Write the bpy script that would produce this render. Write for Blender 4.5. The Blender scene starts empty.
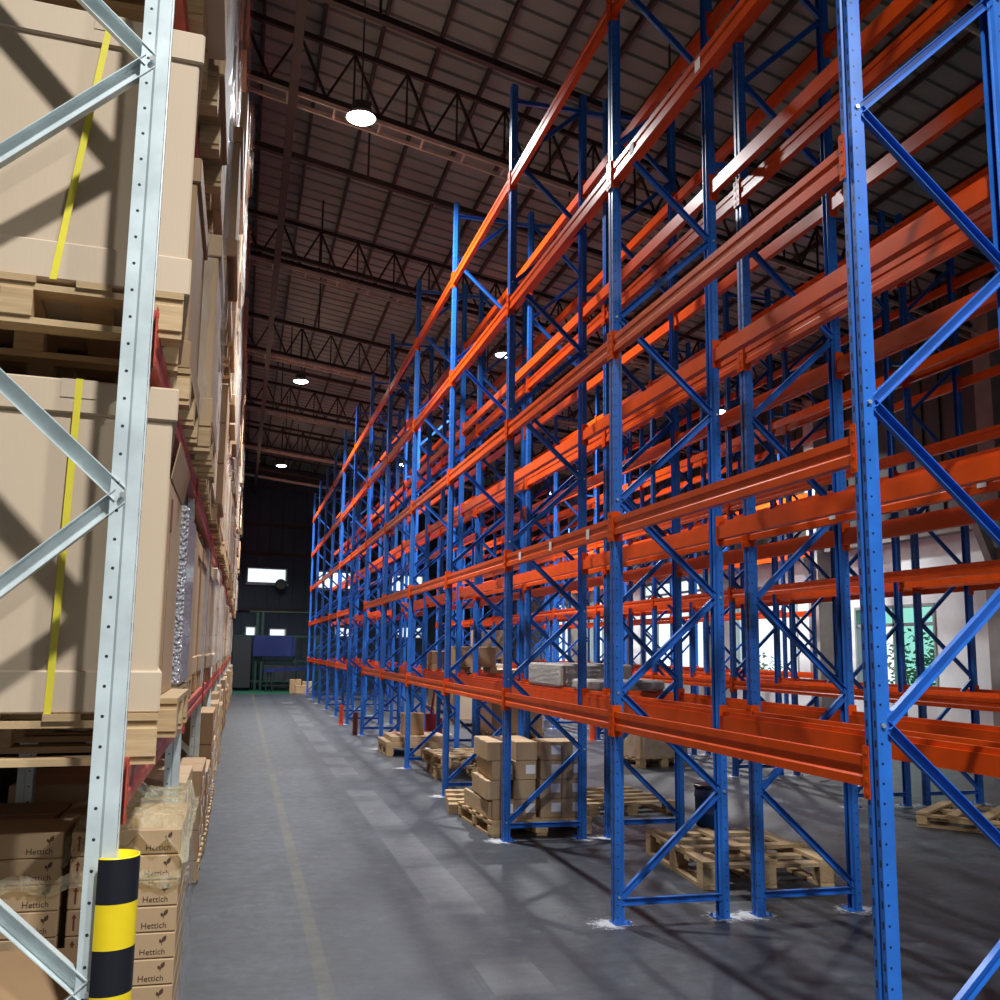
import bpy, bmesh, math, random
from mathutils import Vector, Matrix
random.seed(7)
sc = bpy.context.scene
COL = sc.collection
R = math.radians
# ------------------------------------------------------------------ camera
cam_d = bpy.data.cameras.new('camera'); cam = bpy.data.objects.new('camera', cam_d); COL.objects.link(cam)
cam_d.sensor_width = 36.0; cam_d.lens = 36.0*1002.15/1000.0; cam_d.clip_end = 300
yaw, pit, rol = 0.2492, 0.1479, 0.0130
fw = Vector((math.sin(yaw)*math.cos(pit), math.cos(yaw)*math.cos(pit), math.sin(pit)))
rt = Vector((math.cos(yaw), -math.sin(yaw), 0)); up = rt.cross(fw)
rt, up = rt*math.cos(rol)+up*math.sin(rol), -rt*math.sin(rol)+up*math.cos(rol)
M = Matrix((rt, up, -fw)).transposed().to_4x4(); M.translation = (0, 0, 1.67)
cam.matrix_world = M
sc.camera = cam
# ------------------------------------------------------------------ world, exposure
w = bpy.data.worlds.new('sky'); sc.world = w; w.use_nodes = True
bg = w.node_tree.nodes['Background']; bg.inputs[0].default_value = (0.86, 0.94, 1.0, 1); bg.inputs[1].default_value = 1.6
sc.view_settings.view_transform = 'Standard'; sc.view_settings.look = 'None'
sc.view_settings.exposure = 0.0; sc.view_settings.gamma = 1.0; sc.view_settings.use_curve_mapping = False
LAMP_W = 560.0
# ------------------------------------------------------------------ materials
def nodes(name):
    m = bpy.data.materials.new(name); m.use_nodes = True
    nt = m.node_tree; b = nt.nodes['Principled BSDF']
    return m, nt, b
def N(nt, t, **kw):
    n = nt.nodes.new(t)
    for k, v in kw.items(): setattr(n, k, v)
    return n
def math_n(nt, op, a, b=None, c=None):
    n = N(nt, 'ShaderNodeMath', operation=op)
    for i, v in enumerate((a, b, c)):
        if v is None: continue
        if isinstance(v, (int, float)): n.inputs[i].default_value = v
        else: nt.links.new(v, n.inputs[i])
    return n.outputs[0]
def rgb(c): return (c[0], c[1], c[2], 1)
def mixc(nt, fac, a, b):
    n = N(nt, 'ShaderNodeMix', data_type='RGBA')
    if isinstance(fac, (int, float)): n.inputs[0].default_value = fac
    else: nt.links.new(fac, n.inputs[0])
    for i, v in ((6, a), (7, b)):
        if isinstance(v, tuple): n.inputs[i].default_value = rgb(v)
        else: nt.links.new(v, n.inputs[i])
    return n.outputs[2]
def noise(nt, vec, scale, detail=4, rough=0.5):
    n = N(nt, 'ShaderNodeTexNoise'); n.inputs['Scale'].default_value = scale
    n.inputs['Detail'].default_value = detail; n.inputs['Roughness'].default_value = rough
    if vec is not None: nt.links.new(vec, n.inputs['Vector'])
    return n.outputs['Fac']
def ramp(nt, fac, lo, hi):
    n = N(nt, 'ShaderNodeMapRange'); n.inputs[1].default_value = lo; n.inputs[2].default_value = hi
    nt.links.new(fac, n.inputs[0]); return n.outputs[0]
def objc(nt): return N(nt, 'ShaderNodeTexCoord').outputs['Object']
def mapping(nt, vec, sc_=(1, 1, 1)):
    n = N(nt, 'ShaderNodeMapping'); n.inputs['Scale'].default_value = sc_; nt.links.new(vec, n.inputs[0]); return n.outputs[0]
def bump(nt, b, h, strength=0.2, dist=0.01):
    n = N(nt, 'ShaderNodeBump'); n.inputs['Strength'].default_value = strength; n.inputs['Distance'].default_value = dist
    nt.links.new(h, n.inputs['Height']); nt.links.new(n.outputs[0], b.inputs['Normal'])
def paint(name, col, rough=0.35, var=0.2, scale=6, metal=0.0, wear=None, spec=0.4):
    m, nt, b = nodes(name); v = objc(nt)
    f = ramp(nt, noise(nt, v, scale), 0.3, 0.7)
    c = mixc(nt, f, tuple(x*(1-var) for x in col), tuple(min(1, x*(1+var)) for x in col))
    if wear:
        f2 = ramp(nt, noise(nt, v, 28, 6, 0.7), 0.68, 0.74); c = mixc(nt, f2, c, wear)
    nt.links.new(c, b.inputs['Base Color']); b.inputs['Roughness'].default_value = rough; b.inputs['Metallic'].default_value = metal; b.inputs['Specular IOR Level'].default_value = spec
    return m
def post_paint(name, col, hole, rough, pitch, metal=0.0, hx_=.018, hy_=.034, sy_=.026):
    m, nt, b = nodes(name); v = objc(nt)
    s = N(nt, 'ShaderNodeSeparateXYZ'); nt.links.new(v, s.inputs[0]); x, y, z = s.outputs
    f = ramp(nt, noise(nt, v, 7), 0.3, 0.7)
    c = mixc(nt, f, tuple(a*0.85 for a in col), tuple(min(1, a*1.15) for a in col))
    zf = math_n(nt, 'SUBTRACT', math_n(nt, 'FRACT', math_n(nt, 'DIVIDE', z, pitch)), 0.5)
    zf = math_n(nt, 'MULTIPLY', zf, pitch)
    ay = math_n(nt, 'ABSOLUTE', y)
    # round bolt holes in the two side walls
    dx = math_n(nt, 'SUBTRACT', x, hx_)
    r2 = math_n(nt, 'ADD', math_n(nt, 'MULTIPLY', dx, dx), math_n(nt, 'MULTIPLY', zf, zf))
    side = math_n(nt, 'MULTIPLY', math_n(nt, 'LESS_THAN', r2, 0.005**2), math_n(nt, 'GREATER_THAN', ay, hy_))
    # beam slots in the front wall
    dy = math_n(nt, 'ABSOLUTE', math_n(nt, 'SUBTRACT', ay, sy_))
    front = math_n(nt, 'MULTIPLY', math_n(nt, 'LESS_THAN', dy, 0.0055), math_n(nt, 'LESS_THAN', math_n(nt, 'ABSOLUTE', zf), 0.013))
    front = math_n(nt, 'MULTIPLY', front, math_n(nt, 'LESS_THAN', x, 0.003))
    hl = math_n(nt, 'MAXIMUM', side, front)
    c = mixc(nt, hl, c, hole)
    nt.links.new(c, b.inputs['Base Color']); b.inputs['Roughness'].default_value = rough; b.inputs['Metallic'].default_value = metal
    return m
def cardboard(name, a, b_):
    m, nt, b = nodes(name); v = objc(nt)
    rnd = N(nt, 'ShaderNodeObjectInfo').outputs['Random']
    f = ramp(nt, noise(nt, v, 2.2), 0.25, 0.75)
    f = math_n(nt, 'ADD', math_n(nt, 'MULTIPLY', f, 0.45), math_n(nt, 'MULTIPLY', rnd, 0.55))
    c = mixc(nt, f, a, b_); nt.links.new(c, b.inputs['Base Color']); b.inputs['Roughness'].default_value = 0.72
    bump(nt, b, noise(nt, mapping(nt, v, (60, 60, 2)), 2.0, 2), 0.10, 0.004)
    return m
def wood(name, a, b_):
    m, nt, b = nodes(name); v = objc(nt)
    rnd = N(nt, 'ShaderNodeObjectInfo').outputs['Random']
    g = noise(nt, mapping(nt, v, (5, 5, 60)), 2.2, 6, 0.6)
    g2 = noise(nt, mapping(nt, v, (40, 3, 40)), 1.5, 5, 0.6)
    f = math_n(nt, 'ADD', math_n(nt, 'MULTIPLY', ramp(nt, g2, 0.3, 0.7), 0.5), math_n(nt, 'MULTIPLY', rnd, 0.5))
    c = mixc(nt, f, a, b_); nt.links.new(c, b.inputs['Base Color']); b.inputs['Roughness'].default_value = 0.75
    bump(nt, b, g, 0.2, 0.003)
    return m
def plain(name, col, rough=0.5, metal=0.0):
    m, nt, b = nodes(name)
    v = objc(nt); f = noise(nt, v, 12, 3)
    c = mixc(nt, f, tuple(x*0.88 for x in col), tuple(min(1, x*1.12) for x in col))
    nt.links.new(c, b.inputs['Base Color']); b.inputs['Roughness'].default_value = rough; b.inputs['Metallic'].default_value = metal
    return m
def film(name, tint, alpha=0.25):
    m, nt, b = nodes(name); v = objc(nt)
    out = nt.nodes['Material Output']
    t = N(nt, 'ShaderNodeBsdfTransparent'); t.inputs[0].default_value = rgb(tint)
    mx = N(nt, 'ShaderNodeMixShader')
    wr = noise(nt, mapping(nt, v, (14, 14, 3)), 2.0, 5, 0.65)
    nt.links.new(math_n(nt, 'ADD', math_n(nt, 'MULTIPLY', ramp(nt, wr, 0.45, 0.75), 0.20), alpha*0.35), mx.inputs[0])
    b.inputs['Base Color'].default_value = rgb(tint); b.inputs['Roughness'].default_value = 0.12
    bump(nt, b, wr, 0.9, 0.02)
    nt.links.new(t.outputs[0], mx.inputs[1]); nt.links.new(b.outputs[0], mx.inputs[2]); nt.links.new(mx.outputs[0], out.inputs[0])
    return m
MT = {}
MT['blue_post'] = post_paint('blue_post_paint', (0.018, 0.125, 0.48), (0.002, 0.008, 0.04), 0.34, 0.072)
MT['blue'] = paint('blue_paint', (0.018, 0.125, 0.48), 0.34, 0.15)
MT['orange'] = paint('orange_paint', (0.62, 0.068, 0.006), 0.31, 0.12, spec=0.5)
MT['orange'].node_tree.nodes['Principled BSDF'].inputs['IOR'].default_value = 1.24
MT['grey_post'] = post_paint('galvanised_post', (0.62, 0.70, 0.70), (0.03, 0.04, 0.045), 0.36, 0.088, 0.15, .064, .028, .030)
MT['grey'] = paint('galvanised_steel', (0.66, 0.73, 0.73), 0.36, 0.12, 9, 0.2)
MT['red_beam'] = paint('faded_red_paint', (0.42, 0.065, 0.035), 0.4, 0.2, 8, 0, (0.5, 0.3, 0.25))
MT['bolt'] = plain('zinc_bolt', (0.75, 0.75, 0.72), 0.3, 0.8)
MT['card'] = cardboard('cardboard', (0.36, 0.235, 0.125), (0.50, 0.345, 0.20))
MT['card_pale'] = cardboard('pale_cardboard', (0.50, 0.385, 0.265), (0.56, 0.44, 0.315))
MT['card_dark'] = cardboard('kraft_cardboard', (0.26, 0.155, 0.075), (0.40, 0.25, 0.13))
MT['wood'] = wood('pallet_wood', (0.34, 0.215, 0.10), (0.60, 0.43, 0.235))
MT['wood_old'] = wood('weathered_pallet_wood', (0.24, 0.15, 0.075), (0.50, 0.36, 0.20))
MT['strap'] = plain('yellow_strap', (0.72, 0.62, 0.05), 0.35)
MT['tape'] = plain('packing_tape', (0.42, 0.27, 0.13), 0.2)
MT['white'] = plain('white_paper', (0.82, 0.82, 0.82), 0.6)
MT['ink'] = plain('brown_print', (0.075, 0.035, 0.02), 0.7)
MT['ink_red'] = plain('red_print', (0.16, 0.03, 0.02), 0.7)
MT['black'] = plain('black_plastic', (0.012, 0.013, 0.018), 0.33)
MT['yellow'] = plain('yellow_plastic', (0.85, 0.63, 0.015), 0.33)
MT['guard_orange'] = plain('orange_guard_paint', (0.62, 0.075, 0.03), 0.4)
MT['guard_maroon'] = plain('maroon_guard_paint', (0.10, 0.015, 0.015), 0.45)
MT['truss'] = paint('oxide_red_steel', (0.030, 0.020, 0.018), 0.6, 0.3)
MT['tray'] = paint('pale_cable_tray', (0.42, 0.37, 0.31), 0.5, 0.2)
MT['film'] = film('stretch_film', (0.93, 0.94, 0.95), 0.2)
MT['film_y'] = film('yellowish_stretch_film', (0.86, 0.80, 0.60), 0.7)
MT['drum'] = plain('blue_drum_plastic', (0.010, 0.035, 0.11), 0.35)
MT['green'] = plain('green_machine_paint', (0.006, 0.040, 0.026), 0.5)
MT['green_mat'] = plain('green_floor_paint', (0.006, 0.085, 0.045), 0.6)
MT['machine_blue'] = plain('machine_blue_paint', (0.006, 0.018, 0.11), 0.45)
MT['dark'] = plain('dark_grey_steel', (0.02, 0.025, 0.03), 0.5)
MT['red'] = plain('red_machine_paint', (0.40, 0.02, 0.018), 0.35)
MT['plaster'] = paint('white_plaster', (0.76, 0.79, 0.79), 0.85, 0.08, 2.5)
MT['concrete'] = paint('grey_concrete', (0.30, 0.28, 0.26), 0.85, 0.12, 3)
MT['frame_alu'] = plain('window_frame', (0.35, 0.42, 0.42), 0.4, 0.3)
MT['leaf'] = plain('shrub_leaf', (0.05, 0.14, 0.04), 0.6)
MT['bark'] = plain('bark', (0.10, 0.07, 0.05), 0.8)
def mk_bubble():
    m, nt, b = nodes('bubble_wrap'); v = objc(nt)
    vo = N(nt, 'ShaderNodeTexVoronoi'); vo.inputs['Scale'].default_value = 55; nt.links.new(v, vo.inputs['Vector'])
    c = mixc(nt, vo.outputs['Distance'], (0.80, 0.80, 0.84), (0.34, 0.34, 0.38)); nt.links.new(c, b.inputs['Base Color'])
    b.inputs['Roughness'].default_value = 0.15; b.inputs['Metallic'].default_value = 0.25
    bump(nt, b, vo.outputs['Distance'], 1.0, 0.02); return m
MT['bubble'] = mk_bubble()
def mk_glass(name, col):
    m, nt, b = nodes(name); out = nt.nodes['Material Output']
    f = noise(nt, objc(nt), 3); t = N(nt, 'ShaderNodeBsdfTransparent')
    nt.links.new(mixc(nt, f, tuple(c*0.95 for c in col), col), t.inputs[0])
    g = N(nt, 'ShaderNodeBsdfGlossy'); g.inputs['Roughness'].default_value = 0.05
    mx = N(nt, 'ShaderNodeMixShader'); mx.inputs[0].default_value = 0.06
    nt.links.new(t.outputs[0], mx.inputs[1]); nt.links.new(g.outputs[0], mx.inputs[2]); nt.links.new(mx.outputs[0], out.inputs[0]); return m
MT['glass'] = mk_glass('clear_glass', (0.95, 0.98, 0.98))
MT['glass_green'] = mk_glass('green_glass', (0.52, 0.80, 0.71))
def mk_lens():
    m, nt, b = nodes('lamp_lens'); f = noise(nt, objc(nt), 4)
    b.inputs['Base Color'].default_value = (0.9, 0.9, 0.9, 1)
    nt.links.new(mixc(nt, f, (0.97, 0.98, 1.0), (1.0, 1.0, 1.0)), b.inputs['Emission Color']); b.inputs['Emission Strength'].default_value = 25; return m
MT['lens'] = mk_lens()
def mk_floor():
    m, nt, b = nodes('polished_concrete_floor'); v = objc(nt)
    s = N(nt, 'ShaderNodeSeparateXYZ'); nt.links.new(v, s.inputs[0]); x, y, z = s.outputs
    n1 = ramp(nt, noise(nt, v, 0.55, 8, 0.62), 0.32, 0.68)
    n2 = ramp(nt, noise(nt, mapping(nt, v, (3.5, 0.5, 1)), 1.2, 6, 0.65), 0.35, 0.70)
    n3 = noise(nt, v, 9, 8, 0.7)
    n4 = ramp(nt, noise(nt, mapping(nt, v, (0.6, 2.6, 1)), 1.1, 8, 0.7), 0.42, 0.66)
    c = mixc(nt, n1, (0.017, 0.021, 0.029), (0.046, 0.053, 0.067))
    c = mixc(nt, math_n(nt, 'MULTIPLY', n2, 0.5), c, (0.072, 0.081, 0.098))
    c = mixc(nt, math_n(nt, 'MULTIPLY', n4, 0.7), c, (0.016, 0.019, 0.026))
    c = mixc(nt, math_n(nt, 'MULTIPLY', ramp(nt, n3, 0.38, 0.62), 0.6), c, (0.016, 0.019, 0.026))
    c = mixc(nt, math_n(nt, 'MULTIPLY', ramp(nt, noise(nt, v, 3.1, 10, 0.75), 0.57, 0.70), 0.65), c, (0.115, 0.125, 0.145))
    # saw-cut joints
    def joint(co, pitch, off, wd):
        d = math_n(nt, 'ABSOLUTE', math_n(nt, 'SUBTRACT', math_n(nt, 'FRACT', math_n(nt, 'DIVIDE', math_n(nt, 'ADD', co, off), pitch)), 0.5))
        return math_n(nt, 'LESS_THAN', math_n(nt, 'MULTIPLY', d, pitch), wd)
    j = math_n(nt, 'MAXIMUM', joint(x, 4.0, 0.75, 0.006), joint(y, 4.0, 0.6, 0.006))
    c = mixc(nt, math_n(nt, 'MULTIPLY', j, 0.55), c, (0.012, 0.012, 0.014))
    # fine pitting and hairline cracks
    pit = ramp(nt, noise(nt, v, 38, 6, 0.8), 0.52, 0.68); c = mixc(nt, math_n(nt, 'MULTIPLY', pit, 0.5), c, (0.014, 0.017, 0.022))
    vc = N(nt, 'ShaderNodeTexVoronoi', feature='DISTANCE_TO_EDGE'); vc.inputs['Scale'].default_value = 0.42
    wv = N(nt, 'ShaderNodeVectorMath', operation='ADD'); nz = N(nt, 'ShaderNodeTexNoise'); nz.inputs['Scale'].default_value = 2.0; nt.links.new(v, nz.inputs['Vector'])
    nt.links.new(v, wv.inputs[0]); nt.links.new(nz.outputs['Color'], wv.inputs[1]); nt.links.new(wv.outputs[0], vc.inputs['Vector'])
    crk = math_n(nt, 'MULTIPLY', math_n(nt, 'LESS_THAN', vc.outputs['Distance'], 0.004), ramp(nt, n1, 0.45, 0.6))
    c = mixc(nt, math_n(nt, 'MULTIPLY', crk, 0.7), c, (0.010, 0.012, 0.015))
    # worn paint stripe along the aisle
    st = math_n(nt, 'LESS_THAN', math_n(nt, 'ABSOLUTE', math_n(nt, 'SUBTRACT', x, 0.49)), 0.04)
    st = math_n(nt, 'MULTIPLY', st, ramp(nt, noise(nt, v, 3.0, 6, 0.7), 0.30, 0.58))
    c = mixc(nt, math_n(nt, 'MULTIPLY', st, 0.5), c, (0.105, 0.092, 0.045))
    # pale repaired strips
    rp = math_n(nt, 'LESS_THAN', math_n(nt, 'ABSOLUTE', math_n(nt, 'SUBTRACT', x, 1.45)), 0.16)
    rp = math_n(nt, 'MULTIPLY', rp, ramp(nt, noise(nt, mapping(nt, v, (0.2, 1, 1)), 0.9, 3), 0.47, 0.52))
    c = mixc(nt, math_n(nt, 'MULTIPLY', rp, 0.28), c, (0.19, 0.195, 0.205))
    # chipped white grout round the anchors of the rack feet
    def spots(xc, y0, pitch):
        dy = math_n(nt, 'MULTIPLY', math_n(nt, 'SUBTRACT', math_n(nt, 'FRACT', math_n(nt, 'DIVIDE', math_n(nt, 'SUBTRACT', y, y0-pitch/2), pitch)), 0.5), pitch)
        dx = math_n(nt, 'SUBTRACT', x, xc)
        d = math_n(nt, 'SQRT', math_n(nt, 'ADD', math_n(nt, 'MULTIPLY', dx, dx), math_n(nt, 'MULTIPLY', dy, dy)))
        d = math_n(nt, 'ADD', d, math_n(nt, 'MULTIPLY', math_n(nt, 'SUBTRACT', noise(nt, v, 22, 8, 0.8), 0.5), 0.55))
        return ramp(nt, d, 0.13, 0.07)
    g = None
    for xc, y0 in ((2.30, 6.144), (3.08, 6.144), (3.28, 6.144), (4.03, 6.144), (6.60, 10.08), (7.31, 10.08), (7.55, 10.08), (8.27, 10.08)):
        q = spots(xc, y0, 2.7439); g = q if g is None else math_n(nt, 'MAXIMUM', g, q)
    c = mixc(nt, math_n(nt, 'MULTIPLY', g, 0.85), c, (0.55, 0.56, 0.60))
    nt.links.new(c, b.inputs['Base Color'])
    nt.links.new(math_n(nt, 'ADD', math_n(nt, 'MULTIPLY', n3, 0.25), 0.36), b.inputs['Roughness'])
    bump(nt, b, n3, 0.12, 0.01)
    return m
MT['floor'] = mk_floor()
def mk_sheet(name, a, b_):
    m, nt, b = nodes(name); v = N(nt, 'ShaderNodeNewGeometry').outputs['Position']
    f = ramp(nt, noise(nt, v, 0.7, 6, 0.65), 0.3, 0.7)
    nt.links.new(mixc(nt, f, a, b_), b.inputs['Base Color']); b.inputs['Roughness'].default_value = 0.5; b.inputs['Metallic'].default_value = 0.0
    return m
MT['roof'] = mk_sheet('roof_sheet', (0.125, 0.145, 0.140), (0.205, 0.235, 0.226))
MT['clad'] = mk_sheet('dark_wall_cladding', (0.009, 0.026, 0.044), (0.020, 0.043, 0.066))
MT['clad_grey'] = mk_sheet('grey_wall_cladding', (0.035, 0.032, 0.030), (0.06, 0.056, 0.052))
# ------------------------------------------------------------------ mesh helpers
class MB:
    def __init__(s): s.v = []; s.f = []
    def add(s, vs, fs):
        o = len(s.v); s.v += [tuple(p) for p in vs]; s.f += [tuple(i+o for i in f) for f in fs]; return s
    def box(s, x0, x1, y0, y1, z0, z1):
        return s.add([(x0,y0,z0),(x1,y0,z0),(x1,y1,z0),(x0,y1,z0),(x0,y0,z1),(x1,y0,z1),(x1,y1,z1),(x0,y1,z1)],
                     [(0,3,2,1),(4,5,6,7),(0,1,5,4),(1,2,6,5),(2,3,7,6),(3,0,4,7)])
    def cbox(s, x0, x1, y0, y1, z0, z1, c=0.006):
        # box with chamfered vertical edges and rims
        def ring(x0, x1, y0, y1, z, k): return [(x0+k,y0,z),(x1-k,y0,z),(x1,y0+k,z),(x1,y1-k,z),(x1-k,y1,z),(x0+k,y1,z),(x0,y1-k,z),(x0,y0+k,z)]
        rs = [ring(x0+c,x1-c,y0+c,y1-c,z0,c*.5), ring(x0,x1,y0,y1,z0+c,c), ring(x0,x1,y0,y1,z1-c,c), ring(x0+c,x1-c,y0+c,y1-c,z1,c*.5)]
        vs = [p for r in rs for p in r]; fs = [tuple(range(7,-1,-1)), tuple(range(24,32))]
        for a in range(3):
            for i in range(8): j = (i+1) % 8; fs.append((a*8+i, a*8+j, a*8+8+j, a*8+8+i))
        return s.add(vs, fs)
    def prism(s, poly, axis, a, b):
        # poly: list of 2D points, extruded along axis from a to b.  axis 'y': (x,z); 'z': (x,y); 'x': (y,z)
        n = len(poly)
        def P(p, t): return {'y': (p[0], t, p[1]), 'z': (p[0], p[1], t), 'x': (t, p[0], p[1])}[axis]
        vs = [P(p, a) for p in poly]+[P(p, b) for p in poly]
        fs = [tuple(range(n)), tuple(range(2*n-1, n-1, -1))]+[(i, i+n, (i+1) % n+n, (i+1) % n) for i in range(n)]
        return s.add(vs, fs)
    def tube(s, p, q_, r, n=8, r2=None):
        p = Vector(p); q_ = Vector(q_); d = (q_-p).normalized(); u = d.orthogonal().normalized(); v = d.cross(u); r2 = r if r2 is None else r2
        vs = [p+(u*math.cos(2*math.pi*i/n)+v*math.sin(2*math.pi*i/n))*r for i in range(n)]+[q_+(u*math.cos(2*math.pi*i/n)+v*math.sin(2*math.pi*i/n))*r2 for i in range(n)]
        return s.add(vs, [tuple(range(n-1,-1,-1)), tuple(range(n, 2*n))]+[(i, (i+1) % n, (i+1) % n+n, i+n) for i in range(n)])
    def lathe(s, prof, n=24, c=(0, 0)):
        vs = []; fs = []
        for r, z in prof: vs += [(c[0]+r*math.cos(2*math.pi*i/n), c[1]+r*math.sin(2*math.pi*i/n), z) for i in range(n)]
        for a in range(len(prof)-1):
            for i in range(n): j = (i+1) % n; fs.append((a*n+i, a*n+j, a*n+n+j, a*n+n+i))
        fs.append(tuple(range(n-1,-1,-1))); fs.append(tuple(range((len(prof)-1)*n, len(prof)*n)))
        return s.add(vs, fs)
    def bar(s, p, q_, wd, ht):
        p = Vector(p); q_ = Vector(q_); d = (q_-p).normalized(); u = d.cross(Vector((0,0,1)))
        u = Vector((1,0,0)) if u.length < 1e-3 else u.normalized(); v = u.cross(d)
        c = [(-wd/2,-ht/2),(wd/2,-ht/2),(wd/2,ht/2),(-wd/2,ht/2)]
        vs = [p+u*a+v*b for a, b in c]+[q_+u*a+v*b for a, b in c]
        return s.add(vs, [(3,2,1,0),(4,5,6,7),(0,1,5,4),(1,2,6,5),(2,3,7,6),(3,0,4,7)])
    def mesh(s, name, mat, smooth=False):
        me = bpy.data.meshes.new(name); me.from_pydata(s.v, [], s.f); me.update()
        bm = bmesh.new(); bm.from_mesh(me); bmesh.ops.recalc_face_normals(bm, faces=bm.faces); bm.to_mesh(me); bm.free()
        if mat: me.materials.append(MT[mat] if isinstance(mat, str) else mat)
        if smooth:
            for p in me.polygons: p.use_smooth = True
        return me
def ob(name, me, parent=None, loc=(0,0,0), rot=(0,0,0), scale=None):
    o = bpy.data.objects.new(name, me); COL.objects.link(o); o.location = loc; o.rotation_euler = rot
    if scale: o.scale = scale
    if parent: o.parent = parent
    return o
def tag(o, label, cat, group=None, kind=None):
    o['label'] = label
    if cat: o['category'] = cat
    if group: o['group'] = group
    if kind: o['kind'] = kind
    return o
def thing(name, label, cat, loc=(0,0,0), rz=0, group=None):
    return tag(ob(name, None, None, loc, (0,0,rz)), label, cat, group)
def struct(o, label=None):
    o['kind'] = 'structure'
    if label: o['label'] = label
    return o
ORD = ['first','second','third','fourth','fifth','sixth','seventh','eighth','ninth','tenth','eleventh','twelfth','thirteenth','fourteenth']
# ------------------------------------------------------------------ building shell
SK, SL = 0.24, 0.08                      # bents run a little askew to the racks; roof falls to the right
XL, XR, Y0 = -4.2, 12.3, -14.0
EW = 42.5                                # end wall: y = EW + SK*x
def roof_z(x): return 9.2-SL*(x-1.4)
def chord_z(x): return 8.0-SL*(x-1.4)
m = MB().add([(XL-.3,Y0-.3,0),(XR+.3,Y0-.3,0),(XR+.3,EW+SK*XR+.3,0),(XL-.3,EW+SK*XL+.3,0),(XL-.3,Y0-.3,-.2),(XR+.3,Y0-.3,-.2),(XR+.3,EW+SK*XR+.3,-.2),(XL-.3,EW+SK*XL+.3,-.2)],
    [(0,1,2,3),(7,6,5,4),(0,4,5,1),(1,5,6,2),(2,6,7,3),(3,7,4,0)])
struct(ob('floor', m.mesh('floor', 'floor')), 'grey polished concrete warehouse floor with worn paint and joints')
# ---- ceiling: profiled sheets (each sheet a piece), purlins
ceil_ = struct(ob('ceiling', None), 'brown grey profiled metal roof on dark steel purlins')
W = 1.05; sheet = MB()
def sheet_profile(n=3, pitch=0.35):
    pts = []
    for i in range(n):
        b = i*pitch; pts += [(b, 0), (b+.27, 0), (b+.285, .035), (b+.335, .035)]
    pts.append((n*pitch, 0)); return pts
pr = sheet_profile()
xa, xb = XL-.3, XR+.3
vs = []; fs = []
for x in (xa, xb):
    for t in (0, .004):
        vs += [(x, p[0]+SK*x, roof_z(x)+p[1]+t) for p in pr]
n = len(pr)
for i in range(n-1): fs += [(i, i+1, 2*n+i+1, 2*n+i), (n+i, 3*n+i, 3*n+i+1, n+i+1)]
sheet.add(vs, fs); sme = sheet.mesh('roof_sheet', 'roof')
y = Y0-3.6; i = 0
while y < EW+.5:
    ob('roof_sheet', sme, ceil_, (0, y, 0)); y += W
x = 1.33
pxs = []
while x > XL: x -= .71
x += .71
while x < XR: pxs.append(x); x += .71
pur = MB().prism([(-.02,-.09),(.02,-.09),(.02,-.084),(-.014,-.084),(-.014,-.006),(.02,-.006),(.02,0),(-.02,0)], 'y', 0, 1).mesh('purlin', 'truss')
for x in pxs:
    a = Y0; b = EW+SK*x
    ob('purlin', pur, ceil_, (x, a, roof_z(x)-.004), (0,0,0), (1, b-a, 1))
strut = MB().prism([(-.05,-.07),(.05,-.07),(.05,-.06),(.006,-.06),(.006,.06),(.05,.06),(.05,.07),(-.05,.07),(-.05,.06),(-.006,.06),(-.006,-.06),(-.05,-.06)], 'y', Y0, EW)
ob('longitudinal_strut', strut.mesh('longitudinal_strut', 'truss'), ceil_, (.28, 0, 7.99))
# ---- cross ties
def cross_pt(yref, x, z): return (x, yref+SK*(x-1.4), z)
tie_ys = [2.55+3.48*k for k in range(-4, 12)]
for k, yr in enumerate(tie_ys):
    if yr < Y0+2 or yr > EW-1: continue
    mb = MB().bar(cross_pt(yr, XL+.05, chord_z(XL)), cross_pt(yr, XR-.05, chord_z(XR)), .075, .075)
    t = ob('cross_tie', mb.mesh('cross_tie', 'truss'), ceil_)
    rods = MB()
    for j in range(5):
        x = -2.2+j*3.4+random.uniform(-.5,.5)
        ob('hanger_rod', MB().tube(cross_pt(yr, x, chord_z(x)+.05), cross_pt(yr, x, roof_z(x)-.05), .014, 6).mesh('hanger_rod', 'truss'), t)
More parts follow.
